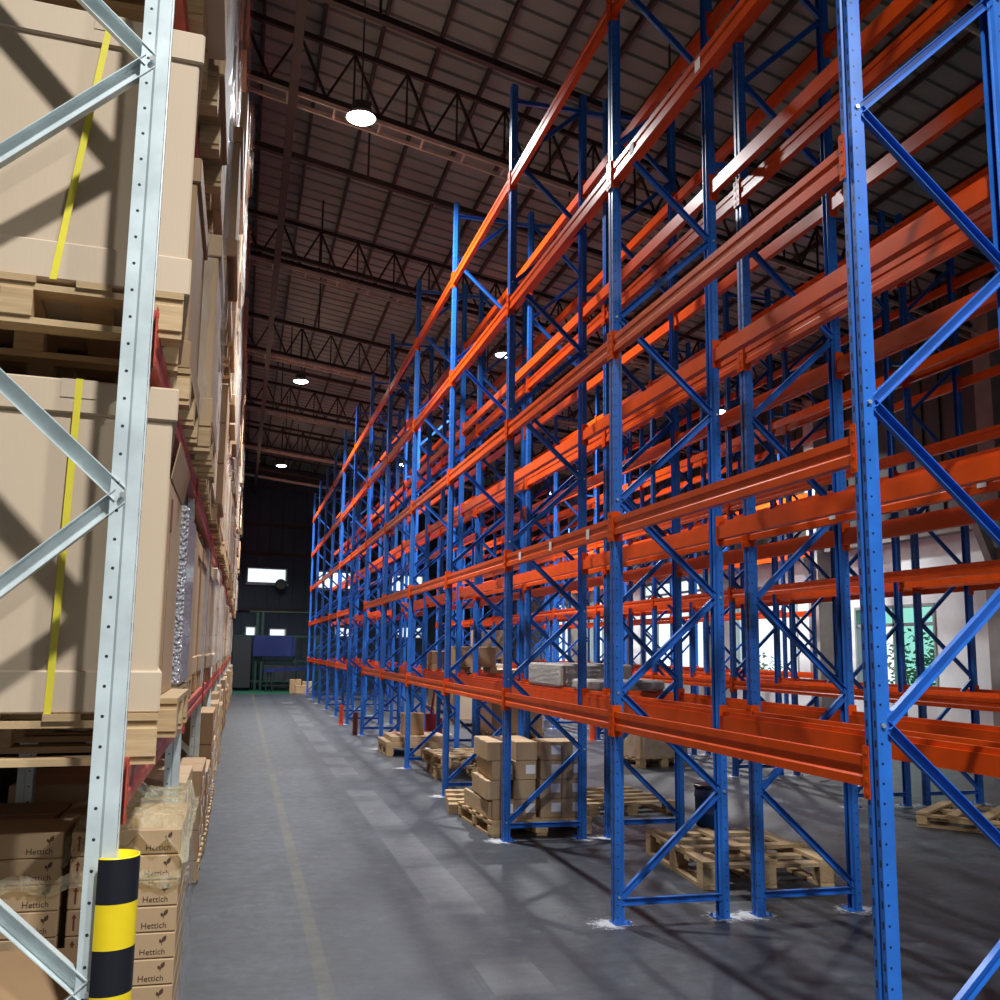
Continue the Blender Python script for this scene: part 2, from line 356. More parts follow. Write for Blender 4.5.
# ---- trusses and the pale trays below them
truss_ys = [11.56+5.5*k for k in range(-4, 6)]
for k, yr in enumerate(truss_ys):
    if yr > EW-.5: continue
    t = thing('roof_truss', 'dark steel lattice roof truss, %s one counted from the near end of the hall' % ORD[k], 'roof truss', (0,0,0))
    for dz, nm in ((.12,'bottom_chord'),(.85,'top_chord')):
        ob(nm, MB().bar(cross_pt(yr, XL+.05, chord_z(XL)+dz), cross_pt(yr, XR-.05, chord_z(XR)+dz), .05, .065).mesh(nm, 'truss'), t)
    nb = 24; dx = (XR-XL-.3)/nb
    for j in range(nb):
        x0 = XL+.15+j*dx; x1 = x0+dx; xm = (x0+x1)/2
        a = cross_pt(yr, x0, chord_z(x0)+.14); b = cross_pt(yr, xm, chord_z(xm)+.83); c = cross_pt(yr, x1, chord_z(x1)+.14)
        ob('web_member', MB().bar(a, b, .03, .03).mesh('web_member', 'truss'), t)
        ob('web_member', MB().bar(b, c, .03, .03).mesh('web_member', 'truss'), t)
        ob('web_post', MB().bar(cross_pt(yr, xm, chord_z(xm)+.14), b, .025, .025).mesh('web_post', 'truss'), t)
    tr = thing('cable_tray', 'pale ladder cable tray under the %s roof truss from the near end' % ORD[k], 'cable tray', (0,0,0))
    for s in (-1, 1):
        ob('side_rail', MB().bar(cross_pt(yr+.13*s, XL+.3, chord_z(XL)-.02), cross_pt(yr+.13*s, XR-.3, chord_z(XR)-.02), .025, .05).mesh('side_rail', 'tray'), tr)
    for j in range(28):
        x = XL+.5+j*.56
        ob('rung', MB().bar(cross_pt(yr-.12, x, chord_z(x)-.02), cross_pt(yr+.12, x, chord_z(x)-.02), .025, .02).mesh('rung', 'tray'), tr)
# ---- walls with openings
def wall_boxes(mb, a0, a1, z0, z1, holes, put):
    # split the a-z rectangle around the holes; put(mb, a0, a1, z0, z1)
    xs = sorted({a0, a1}|{h[0] for h in holes}|{h[1] for h in holes})
    for p, q_ in zip(xs[:-1], xs[1:]):
        hs = sorted([h for h in holes if h[0] <= p+1e-6 and h[1] >= q_-1e-6], key=lambda h: h[2]); z = z0
        for h in hs:
            if h[2] > z+1e-6: put(mb, p, q_, z, h[2])
            z = h[3]
        if z1 > z+1e-6: put(mb, p, q_, z, z1)
# end wall, corrugated horizontally
ew_holes = [(.11,1.75,4.24,4.89),(3.04,4.53,4.12,4.88),(6.2,7.8,4.12,4.88),(.15,.60,2.05,2.47),(1.11,1.82,2.06,2.41),(3.85,4.65,2.1,2.52),(6.6,7.8,2.1,2.6)]
ang = math.atan(SK); k_ = math.sqrt(1+SK*SK)
ewall = struct(ob('wall_end', None), 'dark blue grey clad end wall with small bright windows')
def put_e(mb, a0, a1, z0, z1):
    # vertical ribs every 0.5 m on the inner face
    mb.box(a0*k_, a1*k_, 0, .12, z0, z1)
    x = math.ceil(a0/.5)*.5
    while x < a1: mb.box(x*k_, min(x+.06, a1)*k_, -.03, 0, z0, z1); x += .5
mb = MB(); wall_boxes(mb, XL-.3, XR+.3, 0, 10, ew_holes, put_e)
ob('cladding', mb.mesh('cladding', 'clad'), ewall, (0, EW, 0), (0, 0, ang))
for z in (3.1, 5.4, 6.6):
    ob('wall_girt', MB().box(XL*k_, XR*k_, -.15, -.03, z, z+.12).mesh('wall_girt', 'truss'), ewall, (0, EW, 0), (0, 0, ang))
wi = 0
for (a0, a1, z0, z1) in ew_holes:
    wi += 1
    wn = ob('window_%d' % wi, None, None, (0, EW, 0), (0, 0, ang)); struct(wn, 'small bright window in the dark end wall')
    fr = MB(); b = .05; A0, A1 = a0*k_, a1*k_
    fr.box(A0, A1, -.04, .1, z0, z0+b).box(A0, A1, -.04, .1, z1-b, z1).box(A0, A0+b, -.04, .1, z0+b, z1-b).box(A1-b, A1, -.04, .1, z0+b, z1-b)
    ob('window_frame', fr.mesh('window_frame', 'frame_alu'), wn)
    nm = 2 if a1-a0 > 1 else 1
    for j in range(nm):
        p0 = A0+b+(A1-A0-2*b)*j/nm; p1 = A0+b+(A1-A0-2*b)*(j+1)/nm
        ob('pane', MB().box(p0, p1, .04, .046, z0+b, z1-b).mesh('pane', 'glass'), wn)
    if z0 > 4: ob('window_sill', MB().box(A0-.05, A1+.05, -.12, .0, z0-.07, z0).mesh('window_sill', 'frame_alu'), wn)
# right wall, plaster below and cladding above
rw_holes = [(9.2,12.2,.98,3.0),(15.9,18.4,.98,2.62),(20.6,23.7,.98,3.25),(25.2,30.0,1.05,3.75),(32.2,34.9,1.0,3.5),(37.0,40.0,1.0,3.5)]
rwall = struct(ob('wall_right', None), 'white plastered right wall with windows and grey cladding above')
mb = MB(); YE = EW+SK*XR
wall_boxes(mb, Y0-.3, YE, 0, 4.2, rw_holes, lambda m_, a0, a1, z0, z1: m_.box(XR, XR+.2, a0, a1, z0, z1))
ob('plaster', mb.mesh('plaster', 'plaster'), rwall)
mb = MB().box(XR+.02, XR+.14, Y0-.3, YE, 4.2, 9.0)
y = Y0
while y < YE: mb.box(XR-.02, XR+.02, y, y+.06, 4.2, 8.9); y += .5
ob('cladding', mb.mesh('cladding', 'clad_grey'), rwall)
for y in (7.6, 13.9, 19.3, 24.5, 31.1, 36.0):
    mb = MB().box(XR-.4, XR-.001, y-.2, y+.2, 0, 8.0).prism([(XR-.4, 3.4), (XR-.4, 3.0), (XR-.72, 3.8), (XR-.72, 4.1)][::-1], 'y', y-.08, y+.08)
    ob('column', mb.mesh('column', 'concrete'), rwall)
ob('floor_beam', MB().box(XR-.25, XR-.001, Y0, YE-.3, 3.82, 4.15).mesh('floor_beam', 'concrete'), rwall)
for n_, (a0, a1, z0, z1) in enumerate(rw_holes):
    wi += 1
    wn = struct(ob('window_%d' % wi, None), 'tall window with thin frame in the white right wall')
    b = .06; zt = z1-.38; fr = MB()
    fr.box(XR-.02, XR+.12, a0, a1, z0, z0+b).box(XR-.02, XR+.12, a0, a1, z1-b, z1).box(XR-.02, XR+.12, a0, a0+b, z0+b, z1-b).box(XR-.02, XR+.12, a1-b, a1, z0+b, z1-b)
    fr.box(XR, XR+.1, a0+b, a1-b, zt-.03, zt+.03)
    nm = max(2, int((a1-a0)/1.0))
    for j in range(1, nm): yy = a0+(a1-a0)*j/nm; fr.box(XR, XR+.1, yy-.025, yy+.025, z0+b, z1-b)
    ob('window_frame', fr.mesh('window_frame', 'frame_alu'), wn)
    for j in range(nm):
        ya = a0+(a1-a0)*j/nm+.03; yb = a0+(a1-a0)*(j+1)/nm-.03
        if n_ == 1 and j == 1 : gm = 'glass'
        else: gm = 'glass_green' if n_ in (0, 1) else 'glass'
        ob('pane', MB().box(XR+.05, XR+.056, ya, yb, z0+b, zt-.03).mesh('pane', gm), wn)
        ob('pane', MB().box(XR+.05, XR+.056, ya, yb, zt+.03, z1-b).mesh('pane', 'glass' if n_ != 1 else 'glass_green'), wn)
struct(ob('wall_left', MB().box(XL-.2, XL, Y0-.3, EW+SK*XL, 0, 10).mesh('wall_left', 'concrete')), 'grey wall behind the loaded rack')
struct(ob('wall_near', MB().box(XL-.2, XR+.2, Y0-.3, Y0-.1, 0, 10.5).mesh('wall_near', 'concrete')), 'grey wall behind the camera')
# outside: yard and shrubs seen through the windows
yard = ob('ground_outside', MB().box(XR+.35, XR+26, -8, 60, -.35, -.2).mesh('ground_outside', plain('yard_ground', (0.30, 0.28, 0.22), 0.9))); struct(yard, 'pale yard outside the right wall')
def shrub(x, y, h, rad, idx):
    t = thing('shrub', 'green leafy shrub outside the right windows, %s from the near end' % ORD[idx], 'shrub', (x, y, -.2))
    st = MB()
    for a in range(4): st.tube((0,0,0), (math.cos(a*1.6)*rad*.4, math.sin(a*1.6)*rad*.4, h*.7), .04, 6, .015)
    ob('stem', st.mesh('stem', 'bark'), t)
    lf = MB()
    for j in range(420):
        u, v, w_ = random.gauss(0,.42), random.gauss(0,.42), random.gauss(0,.3)
        p = Vector((u*rad, v*rad, h*.62+w_*h*.5)); d = Vector((random.uniform(-1,1), random.uniform(-1,1), random.uniform(-.6,.6))).normalized(); e = d.orthogonal().normalized()
        L = .16; lf.add([p, p+d*L*.5+e*L*.25, p+d*L, p+d*L*.5-e*L*.25], [(0,1,2,3)])
    o = ob('foliage', lf.mesh('foliage', 'leaf'), t); o['kind'] = 'stuff'
for i, a in enumerate([(15.2,16.6,2.6,.9),(15.8,19.9,3.0,1.0),(16.4,22.0,2.4,1.2),(17.5,27.0,1.6,1.0),(18,33,1.8,1.2)]): shrub(*a, i)
# ------------------------------------------------------------------ lamps
def lamp(x, y, z, label):
    t = thing('high_bay_lamp', label, 'lamp', (x, y, z), 0, 'high bay lamps')
    ob('heat_sink', MB().lathe([(.03,.20),(.06,.19),(.11,.17),(.115,.09),(.125,.085),(.125,.06)], 20).mesh('heat_sink', 'dark'), t)
    ob('reflector', MB().lathe([(.12,.06),(.13,.06),(.175,.0),(.17,.0),(.12,.055)], 24).mesh('reflector', 'tray'), t)
    ob('lens', MB().lathe([(.16,.012),(.15,-.012),(.10,-.03),(.02,-.036)], 24).mesh('lens', 'lens', True), t)
    ob('suspension_rod', MB().tube((0,0,.19), (0,0,roof_z(x)-z-.002), .010, 6).mesh('suspension_rod', 'dark'), t)
    ld = bpy.data.lights.new('lamp_light', 'AREA'); ld.shape = 'DISK'; ld.size = .36; ld.spread = R(142); ld.energy = LAMP_W; ld.color = (.97, .99, 1.0)
    lo = bpy.data.objects.new('lamp_light', ld); COL.objects.link(lo); lo.parent = t; lo.location = (0,0,-.06)
for i, y in enumerate((-11.6, -.2, 10.85, 22.84, 34.09)):
    lamp(1.05, y, 7.7, 'round white high bay lamp above the open aisle, %s from the near end' % ORD[i])
for i, y in enumerate((-2.0, 18.50, 30.97)):
    lamp(4.75, y, 7.4, 'round white high bay lamp above the rear aisle, %s from the near end' % ORD[i])
for i, y in enumerate((19.67, 32.0)):
    lamp(9.98, y, 6.9, 'round white high bay lamp near the white right wall, %s from the near end' % ORD[i])
# ------------------------------------------------------------------ racks
PW, PD = .078, .066
def post_mesh(h, mat):
    c = [(PD,-.024),(PD*.78,-.024),(PD*.64,-.0375),(.0015,-.0375),(.0015,-.014),(.012,-.010)]
    if mat == 'grey_post': c = [(.086,-.034),(.046,-.034),(.038,-.041),(.0015,-.041),(.0015,-.016),(.013,-.011)]
    c = c+[(a, -b) for a, b in c[::-1]]
    t = .0015
    def off(s):
        out = []
        for i, p in enumerate(c):
            a = Vector(c[max(0,i-1)]); b = Vector(c[min(len(c)-1,i+1)]); d0 = (Vector(p)-a); d1 = (b-Vector(p))
            n0 = Vector((-d0.y,d0.x)).normalized() if d0.length > 0 else None; n1 = Vector((-d1.y,d1.x)).normalized() if d1.length > 0 else None
            nn = n0 or n1
            if n0 and n1: nn = (n0+n1).normalized(); nn = nn/max(.5, nn.dot(n0))
            out.append((p[0]+nn.x*s, p[1]+nn.y*s))
        return out
    return MB().prism(off(t)+off(-t)[::-1], 'z', 0, h).mesh('upright_post', mat)
def brace_mesh(L, mat):
    # C channel along local x, open side towards -y
    w2, d, t = .021, .028, .003
    return MB().prism([(0,-w2),(-d,-w2),(-d,-w2+t),(-t,-w2+t),(-t,w2-t),(-d,w2-t),(-d,w2),(0,w2)], 'x', 0, L).mesh('brace', mat)
def beam_mesh(L, mat):
    return MB().prism([(0,-.0575),(0,-.022),(.007,-.014),(.007,.014),(0,.022),(0,.0575),(.028,.0575),(.028,.032),(.046,.032),(.046,-.0575)], 'y', 0, L).mesh('load_beam', mat)
def conn_mesh(mat):
    # sits at the start (y=0) of a beam: plate on the post side plus leg lapping the post front, with a bolt head
    mb = MB().box(-.010, .052, -.004, 0, -.098, .098).box(-.010, -.006, -.038, -.004, -.098, .098)
    for z in (-.075,-.03,.03,.075): mb.box(-.013, -.010, -.028, -.016, z-.008, z+.008)
    return mb.mesh('beam_connector', mat)
foot_me = MB().box(-.008, .10, -.056, .056, 0, .006).lathe([(.009,.006),(.009,.02),(.005,.022)], 6, (.088,.042)).lathe([(.009,.006),(.009,.02),(.005,.022)], 6, (.088,-.042)).mesh('foot_plate', 'blue')
foot_grey = foot_me.copy(); foot_grey.materials.clear(); foot_grey.materials.append(MT['grey'])
bolt_me = MB().tube((0,-.006,0), (0,.002,0), .009, 6).mesh('brace_bolt', 'bolt')
label_me = MB().box(-.002, 0, -.03, .03, -.035, .035).mesh('location_label', 'white')
CACHE = {}
def rack(name, label, xf, xb, ys, levels, top, kind, skip=(), braces=None, near=None, flip=0):
    """xf/xb = aisle faces of the front and rear posts."""
    t = thing(name, label, 'pallet rack', (xf, ys[0], 0))
    pm, bm_, cm, fm = ('blue_post','blue','orange',foot_me) if kind == 'blue' else ('grey_post','grey','red_beam',foot_grey)
    key = (kind, top)
    if key not in CACHE: CACHE[key] = post_mesh(top, pm)
    post = CACHE[key]
    def P(x, y, z): return (x-xf, y-ys[0], z)
    z0, dz = braces
    xa, xb2 = xf+.045, xb-.045; L = math.hypot(xb2-xa, dz)
    bd = brace_mesh(L, bm_); bh = brace_mesh(xb2-xa, bm_); al = math.atan2(dz, xb2-xa)
    for k, y in enumerate(ys):
        a = ob('upright_post', post, t, P(xf, y, .006)); ob('foot_plate', fm, a, (0,0,-.006))
        b = ob('upright_post', post, t, P(xb, y, .006), (0,0,math.pi)); ob('foot_plate', fm, b, (0,0,-.006))
        yb = y-.010
        z = z0; i = flip
        while z+dz < top-.05:
            if i % 2 == 0: o = ob('brace', bd, t, P(xa, yb, z), (0,-al,0))
            else: o = ob('brace', bd, t, P(xb2, yb, z), (0, al+math.pi, 0)); 
            if near and k in near:
                px = xa if i % 2 == 0 else xb2
                ob('brace_bolt', bolt_me, t, P(xa-.02 if i % 2 == 0 else xb2+.02, y-.042, z))
            z += dz; i += 1
        ob('brace', bh, t, P(xa, yb, z0-.03)); ob('brace', bh, t, P(xa, yb, top-.17))
    bays = [(ys[i], ys[i+1]) for i in range(len(ys)-1)]
    Lb = ys[1]-ys[0]-PW-.004
    beam = beam_mesh(Lb, cm)
    if ('c', cm) not in CACHE: CACHE[('c', cm)] = conn_mesh(cm)
    con = CACHE[('c', cm)]
    beams = {}
    for bi, (ya, yb) in enumerate(bays):
        for li, z in enumerate(levels):
            if (bi, li) in skip: continue
            o = ob('load_beam', beam, t, P(xf-.004, ya+PW/2+.002, z)); beams[(bi, li, 0)] = o
            ob('beam_connector', con, o); ob('beam_connector', con, o, (0, Lb, 0), (math.pi,0,0))
            o = ob('load_beam', beam, t, P(xb+.004, yb-PW/2-.002, z), (0,0,math.pi)); beams[(bi, li, 1)] = o
            ob('beam_connector', con, o); ob('beam_connector', con, o, (0, Lb, 0), (math.pi,0,0))
    return t, beams
BAY = 2.7439; YA = 6.1436
LV = [1.2297, 2.4737, 3.6998, 4.9162, 6.1698]
ysA = [YA+BAY*k for k in range(-1, 12)]
skipA = {(6,0),(6,1)}
BR = (.16, .6225)
rA, bA = rack('pallet_rack', 'blue and orange pallet rack standing along the open aisle, nearest to the camera', 2.322, 3.096, ysA, LV, 7.17, 'blue', skipA, BR, (0,1,2))
rB, bB = rack('pallet_rack', 'blue and orange pallet rack standing back to back behind the aisle-side blue rack', 3.290, 4.050, ysA, LV, 7.17, 'blue', skipA, BR, None, 1)
ysC = [7.336+BAY*k for k in range(0, 11)]
rC, bC = rack('pallet_rack', 'blue and orange pallet rack in the second pair, facing the staged pallets', 6.600, 7.340, ysC, LV, 7.0, 'blue', (), BR)
rD, bD = rack('pallet_rack', 'blue and orange pallet rack in the second pair, facing the white right wall', 7.534, 8.290, ysC, LV, 7.0, 'blue', (), BR, None, 1)
ysE = [18.25+BAY*k for k in range(0, 8)]
rE, bE = rack('pallet_rack', 'single blue and orange pallet rack standing along the windows of the white wall', 10.55, 11.28, ysE, LV[:4], 5.8, 'blue', (), BR)
spacer = MB().box(0, .194, -.025, .025, -.02, .02).mesh('row_spacer', 'blue')
for y in ysA:
    for z in (5.10, 7.0): ob('row_spacer', spacer, rA, (3.096-2.322, y-ysA[0], z))
for y in ysC:
    for z in (5.10, 6.8): ob('row_spacer', spacer, rC, (7.340-6.600, y-ysC[0], z))
def blabel(bm_, key, y, x_local=-.0005, z=0, m_=label_me):
    o = bm_[key]; root_y = (ysA[0]); py = o.location.y+root_y
    ly = (y-py) if key[2] == 0 else (py-y)
    ob('location_label', m_, o, (x_local, ly, z))
for key, y in (((0,3,0),4.76),((0,3,0),5.74),((1,1,0),8.375),((1,1,0),7.487),((1,1,0),6.605)): blabel(bA, key, y, -.0005, .0)
for key, y in (((0,1,0),3.88),((0,1,0),5.1)): blabel(bB, key, y, -.0005, .0)
# post guards on the blue rack
def straight_guard(x, y, mat, label, h=.42):
    t = thing('post_guard', label, 'post guard', (x, y, 0))
    mb = MB(); n = 10; r0, r1 = .098, .106; vs = []; 
    for z in (0, h):
        for r in (r0, r1): vs += [(math.cos(math.pi*(.5+i/n))*r*.8, math.sin(math.pi*(.5+i/n))*r, z) for i in range(n+1)]
    k = n+1; fs = []
    for i in range(n): fs += [(i, i+1, 2*k+i+1, 2*k+i), (k+i+1, k+i, 3*k+i, 3*k+i+1), (2*k+i, 2*k+i+1, 3*k+i+1, 3*k+i), (i+1, i, k+i, k+i+1)]
    fs += [(0, 2*k, 3*k, k), (n, k+n, 3*k+n, 2*k+n)]
    mb.add(vs, fs); ob('shell', mb.mesh('shell', mat), t)
    ob('base_plate', MB().box(-.1, .0, -.11, .11, 0, .008).mesh('base_plate', mat), t)
straight_guard(2.262, ysA[7], 'guard_orange', 'orange post guard at the cross passage of the aisle-side blue rack')
straight_guard(2.262, ysA[6], 'guard_maroon', 'dark maroon post guard at the cross passage of the aisle-side blue rack')
straight_guard(4.10, ysA[7], 'guard_orange', 'orange post guard on the far side of the cross passage')
straight_guard(6.55, ysC[4], 'guard_orange', 'orange post guard at the foot of the second rack pair')
# ------------------------------------------------------------------ left rack
BL = 3.30
ysL = [3.265+BL*k for k in range(0, 12)]
LVL = [1.234, 2.645, 4.05, 5.455, 6.86]
XFL = -.322
rL, bL = rack('pallet_rack', 'pale galvanised pallet rack with red beams, loaded with brown cartons', XFL, XFL-.88, ysL, LVL, 7.3, 'grey', (), (.683-.72, .72), (0,)) if False else (None, None)
def left_rack():
    # the rack faces +x: build it turned round (front posts at XFL facing the aisle)
    t = thing('pallet_rack', 'pale galvanised pallet rack with red beams, loaded with brown cartons', 'pallet rack', (XFL, ysL[0], 0))
    post = post_mesh(7.3, 'grey_post'); depth = .90
    def P(x, y, z): return (x-XFL, y-ysL[0], z)
    xa = XFL-.055; xb = XFL-depth+.055; dz = .72; L = math.hypot(xa-xb, dz); al = math.atan2(dz, xa-xb)
    w2, d, t_ = .026, .034, .003
    def br(Ln): return MB().prism([(0,-w2),(-d,-w2),(-d,-w2+t_),(-t_,-w2+t_),(-t_,w2-t_),(-d,w2-t_),(-d,w2),(0,w2)], 'x', 0, Ln).mesh('brace', 'grey')
    bd = br(L); bh = br(xa-xb)
    for k, y in enumerate(ysL):
        a = ob('upright_post', post, t, P(XFL, y, .006), (0,0,math.pi)); ob('foot_plate', foot_grey, a, (0,0,-.006))
        b = ob('upright_post', post, t, P(XFL-depth, y, .006)); ob('foot_plate', foot_grey, b, (0,0,-.006))
        yb = y-.006
        z = .683-.72+.72
        zs = [.683+1.44*i for i in range(5)]
        for z in zs:
            if z+.72 < 7.25:
                o = ob('brace', bd, t, P(xa, yb, z), (0, al+math.pi, 0))
                if k == 0: ob('brace_bolt', bolt_me, t, P(xa+.005, y-.046, z), (0,0,0))
            if z-.72 > 0 or z < 1: o = ob('brace', bd, t, P(xa, yb, z) if False else P(xb, yb, z-.72 if z-.72 > 0 else .0), (0, -al if z-.72 > 0 else -math.atan2(z, xa-xb), 0))
        ob('brace', bh, t, P(xb, yb, 7.15)); ob('brace', bh, t, P(xb, yb, .12))
    Lb = BL-PW-.004; beam = beam_mesh(Lb, 'red_beam'); con = conn_mesh('red_beam')
    for i in range(len(ysL)-1):
        for z in LVL:
            o = ob('load_beam', beam, t, P(XFL+.004, ysL[i+1]-PW/2-.002, z), (0,0,math.pi)); ob('beam_connector', con, o); ob('beam_connector', con, o, (0,Lb,0), (math.pi,0,0))
            o = ob('load_beam', beam, t, P(XFL-depth-.004, ysL[i]+PW/2+.002, z)); ob('beam_connector', con, o); ob('beam_connector', con, o, (0,Lb,0), (math.pi,0,0))
    return t
rL = left_rack()
# striped guard on the near left post
def striped_guard(y, label, h=1.055, band=.125):
    t = thing('post_guard', label, 'post guard', (XFL-.006, y-.002, 0))
    n = 40; z = h; i = 0
    def arc(z0, z1):
        vs = []; k = n+1
        for zz in (z0, z1):
            for r in (.066, .072): vs += [(math.cos(R(-122+244*j/n))*r*1.0, math.sin(R(-122+244*j/n))*r, zz) for j in range(k)]
        fs = []
        for j in range(n): fs += [(j, j+1, 2*k+j+1, 2*k+j), (k+j+1, k+j, 3*k+j, 3*k+j+1), (2*k+j, 2*k+j+1, 3*k+j+1, 3*k+j), (j+1, j, k+j, k+j+1)]
        fs += [(0, 2*k, 3*k, k), (n, k+n, 3*k+n, 2*k+n)]
        return MB().add(vs, fs)
    ob('liner', arc(0, h+.004).mesh('liner', 'yellow', True), t).scale = (.985,.985,1)
    while z > .01:
        z2 = max(.002, z-band)
        o = ob('black_band' if i % 2 == 0 else 'yellow_band', arc(z2, z).mesh('band', 'black' if i % 2 == 0 else 'yellow'), t)
        z = z2; i += 1
striped_guard(ysL[0], 'black and yellow banded guard round the nearest pale rack post')
for k in range(1, 12): striped_guard(ysL[k], 'black and yellow banded guard on the %s post of the loaded rack' % ORD[k], .60)
# ------------------------------------------------------------------ pallets
def pallet_parts(w_, d_, mat, h=.145):
    """w_ along x, d_ along y; origin at base centre. returns list of (name, mesh, loc)"""
    out = []; bh = .022
    nb = 5; bw = .11 if w_ < 1.05 else .13
    top = MB().box(-w_/2, w_/2, -bw/2, bw/2, 0, bh).mesh('deck_board', mat)
    blk = MB().cbox(-.06, .06, -.05, .05, 0, h-3*bh, .004).mesh('block', mat)
    strg = MB().box(-.05, .05, -d_/2, d_/2, 0, bh).mesh('stringer_board', mat)
    bot = MB().box(-.05, .05, -d_/2, d_/2, 0, bh).mesh('bottom_board', mat)
    for i in range(nb): out.append(('deck_board', top, (0, -d_/2+bw/2+(d_-bw)*i/(nb-1), h-bh)))
    for x in (-w_/2+.06, 0, w_/2-.06):
        out.append(('stringer_board', strg, (x, 0, h-2*bh))); out.append(('bottom_board', bot, (x, 0, 0)))
        for y in (-d_/2+.05, 0, d_/2-.05): out.append(('block', blk, (x, y, bh)))
    return out
PAL = {}
def pallet_mesh(w_, d_, mat, h=.145):
    k = (w_, d_, mat, h)
    if k not in PAL:
        mb = MB(); bh = .022; bw = .11
        for i in range(5): yy = -d_/2+bw/2+(d_-bw)*i/4; mb.box(-w_/2, w_/2, yy-bw/2, yy+bw/2, h-bh, h)
        for x in (-w_/2+.06, 0, w_/2-.06):
            mb.box(x-.05, x+.05, -d_/2, d_/2, h-2*bh, h-bh-.0005).box(x-.05, x+.05, -d_/2, d_/2, 0, bh)
            for y in (-d_/2+.05, 0, d_/2-.05): mb.box(x-.06, x+.06, y-.05, y+.05, bh+.0005, h-2*bh-.0005)
        PAL[k] = mb.mesh('pallet', mat)
    return PAL[k]
PP = {}
def pallet(x, y, z, label, w_=1.04, d_=.96, rz=0, mat='wood', detail=True, group=None, h=.145, tilt=None):
    if detail:
        t = thing('wooden_pallet', label, 'pallet', (x, y, z), rz, group)
        if tilt: t.rotation_euler = (tilt[0], tilt[1], rz)
        k = (w_, d_, mat, h)
        if k not in PP: PP[k] = pallet_parts(w_, d_, mat, h)
        for nm, me, lc in PP[k]: ob(nm, me, t, lc)
        return t
    return tag(ob('wooden_pallet', pallet_mesh(w_, d_, mat, h), None, (x, y, z), (0,0,rz)), label, 'pallet', group)
# ------------------------------------------------------------------ cartons
def big_carton(x, y, z, w_, d_, h, label, strap=True, mat='card_pale', lid=.115, skirt=.135, rz=0, lean=0):
    t = thing('carton', label, 'carton', (x, y, z), rz)
    ob('body', MB().cbox(-w_/2, w_/2, -d_/2, d_/2, .01, h-.01, .006).mesh('body', mat), t)
    e = .014
    ob('lid', MB().cbox(-w_/2-e, w_/2+e, -d_/2-e, d_/2+e, h-lid, h, .006).mesh('lid', mat), t)
    ob('base_tray', MB().cbox(-w_/2-e, w_/2+e, -d_/2-e, d_/2+e, 0, skirt, .006).mesh('base_tray', mat), t)
    if strap:
        e2 = e+.003; s = .011
        for xs in (-w_/2+.30,  w_/2-.30):
            ya_, yb_ = -d_/2-e2, -d_/2-e2+.002
            mb = MB().add([(xs-s-lean,ya_,0),(xs+s-lean,ya_,0),(xs+s-lean,yb_,0),(xs-s-lean,yb_,0),(xs-s,ya_,h+.003),(xs+s,ya_,h+.003),(xs+s,yb_,h+.003),(xs-s,yb_,h+.003)], [(0,3,2,1),(4,5,6,7),(0,1,5,4),(1,2,6,5),(2,3,7,6),(3,0,4,7)])
            mb.box(xs-s, xs+s, -d_/2-e2, d_/2+e2, h+.001, h+.003).box(xs-s, xs+s, d_/2+e2-.002, d_/2+e2, 0, h+.003)
            o = ob('strap', mb.mesh('strap', 'strap'), t)
            ob('strap_protector', MB().box(xs-.055, xs+.055, -d_/2-e-.0028, -d_/2-e-.0005, h-.062, h).mesh('strap_protector', mat), o)
    return t
FAR = {}
def far_carton_mesh(style, mat):
    k = (style, mat)
    if k not in FAR:
        mb = MB()
        if style == 0:      # telescopic lid and base tray
            mb.cbox(-.485, .485, -.485, .485, .0, .99, .006).cbox(-.5, .5, -.5, .5, .88, 1.0, .006).cbox(-.5, .5, -.5, .5, -.0, .13, .006)
        elif style == 1:    # block of stacked cartons with gaps
            for i in range(2):
                for j in range(2):
                    for l in range(3):
                        g = .008; mb.cbox(-.5+i*.5+g, -.5+(i+1)*.5-g, -.5+j*.5+g, -.5+(j+1)*.5-g, l/3+.002, (l+1)/3-.002, .008)
        else:               # tall carton with taped flaps
            mb.cbox(-.5, .5, -.5, .5, 0, 1, .008).box(-.502, .502, -.03, .03, .9, 1.003).box(-.003, .003, -.503, .503, .0, 1.002)
        FAR[k] = mb.mesh('carton', mat)
    return FAR[k]
wrap_me = None
def film_wrap_mesh():
    # a loosely wound sheet round a unit load with wrinkled surface
    rnd = random.Random(3); n = 28; rows = 10; vs = []; fs = []
    for r in range(rows+1):
        for i in range(n):
            a = 2*math.pi*i/n; c, s = math.cos(a), math.sin(a); k = .512/max(abs(c), abs(s)); k += rnd.uniform(0, .022)
            vs.append((c*k, s*k, r/rows))
    for r in range(rows):
        for i in range(n): j = (i+1) % n; fs.append((r*n+i, r*n+j, r*n+n+j, r*n+n+i))
    return MB().add(vs, fs).mesh('film_wrap', 'film')
wrap_me = film_wrap_mesh()
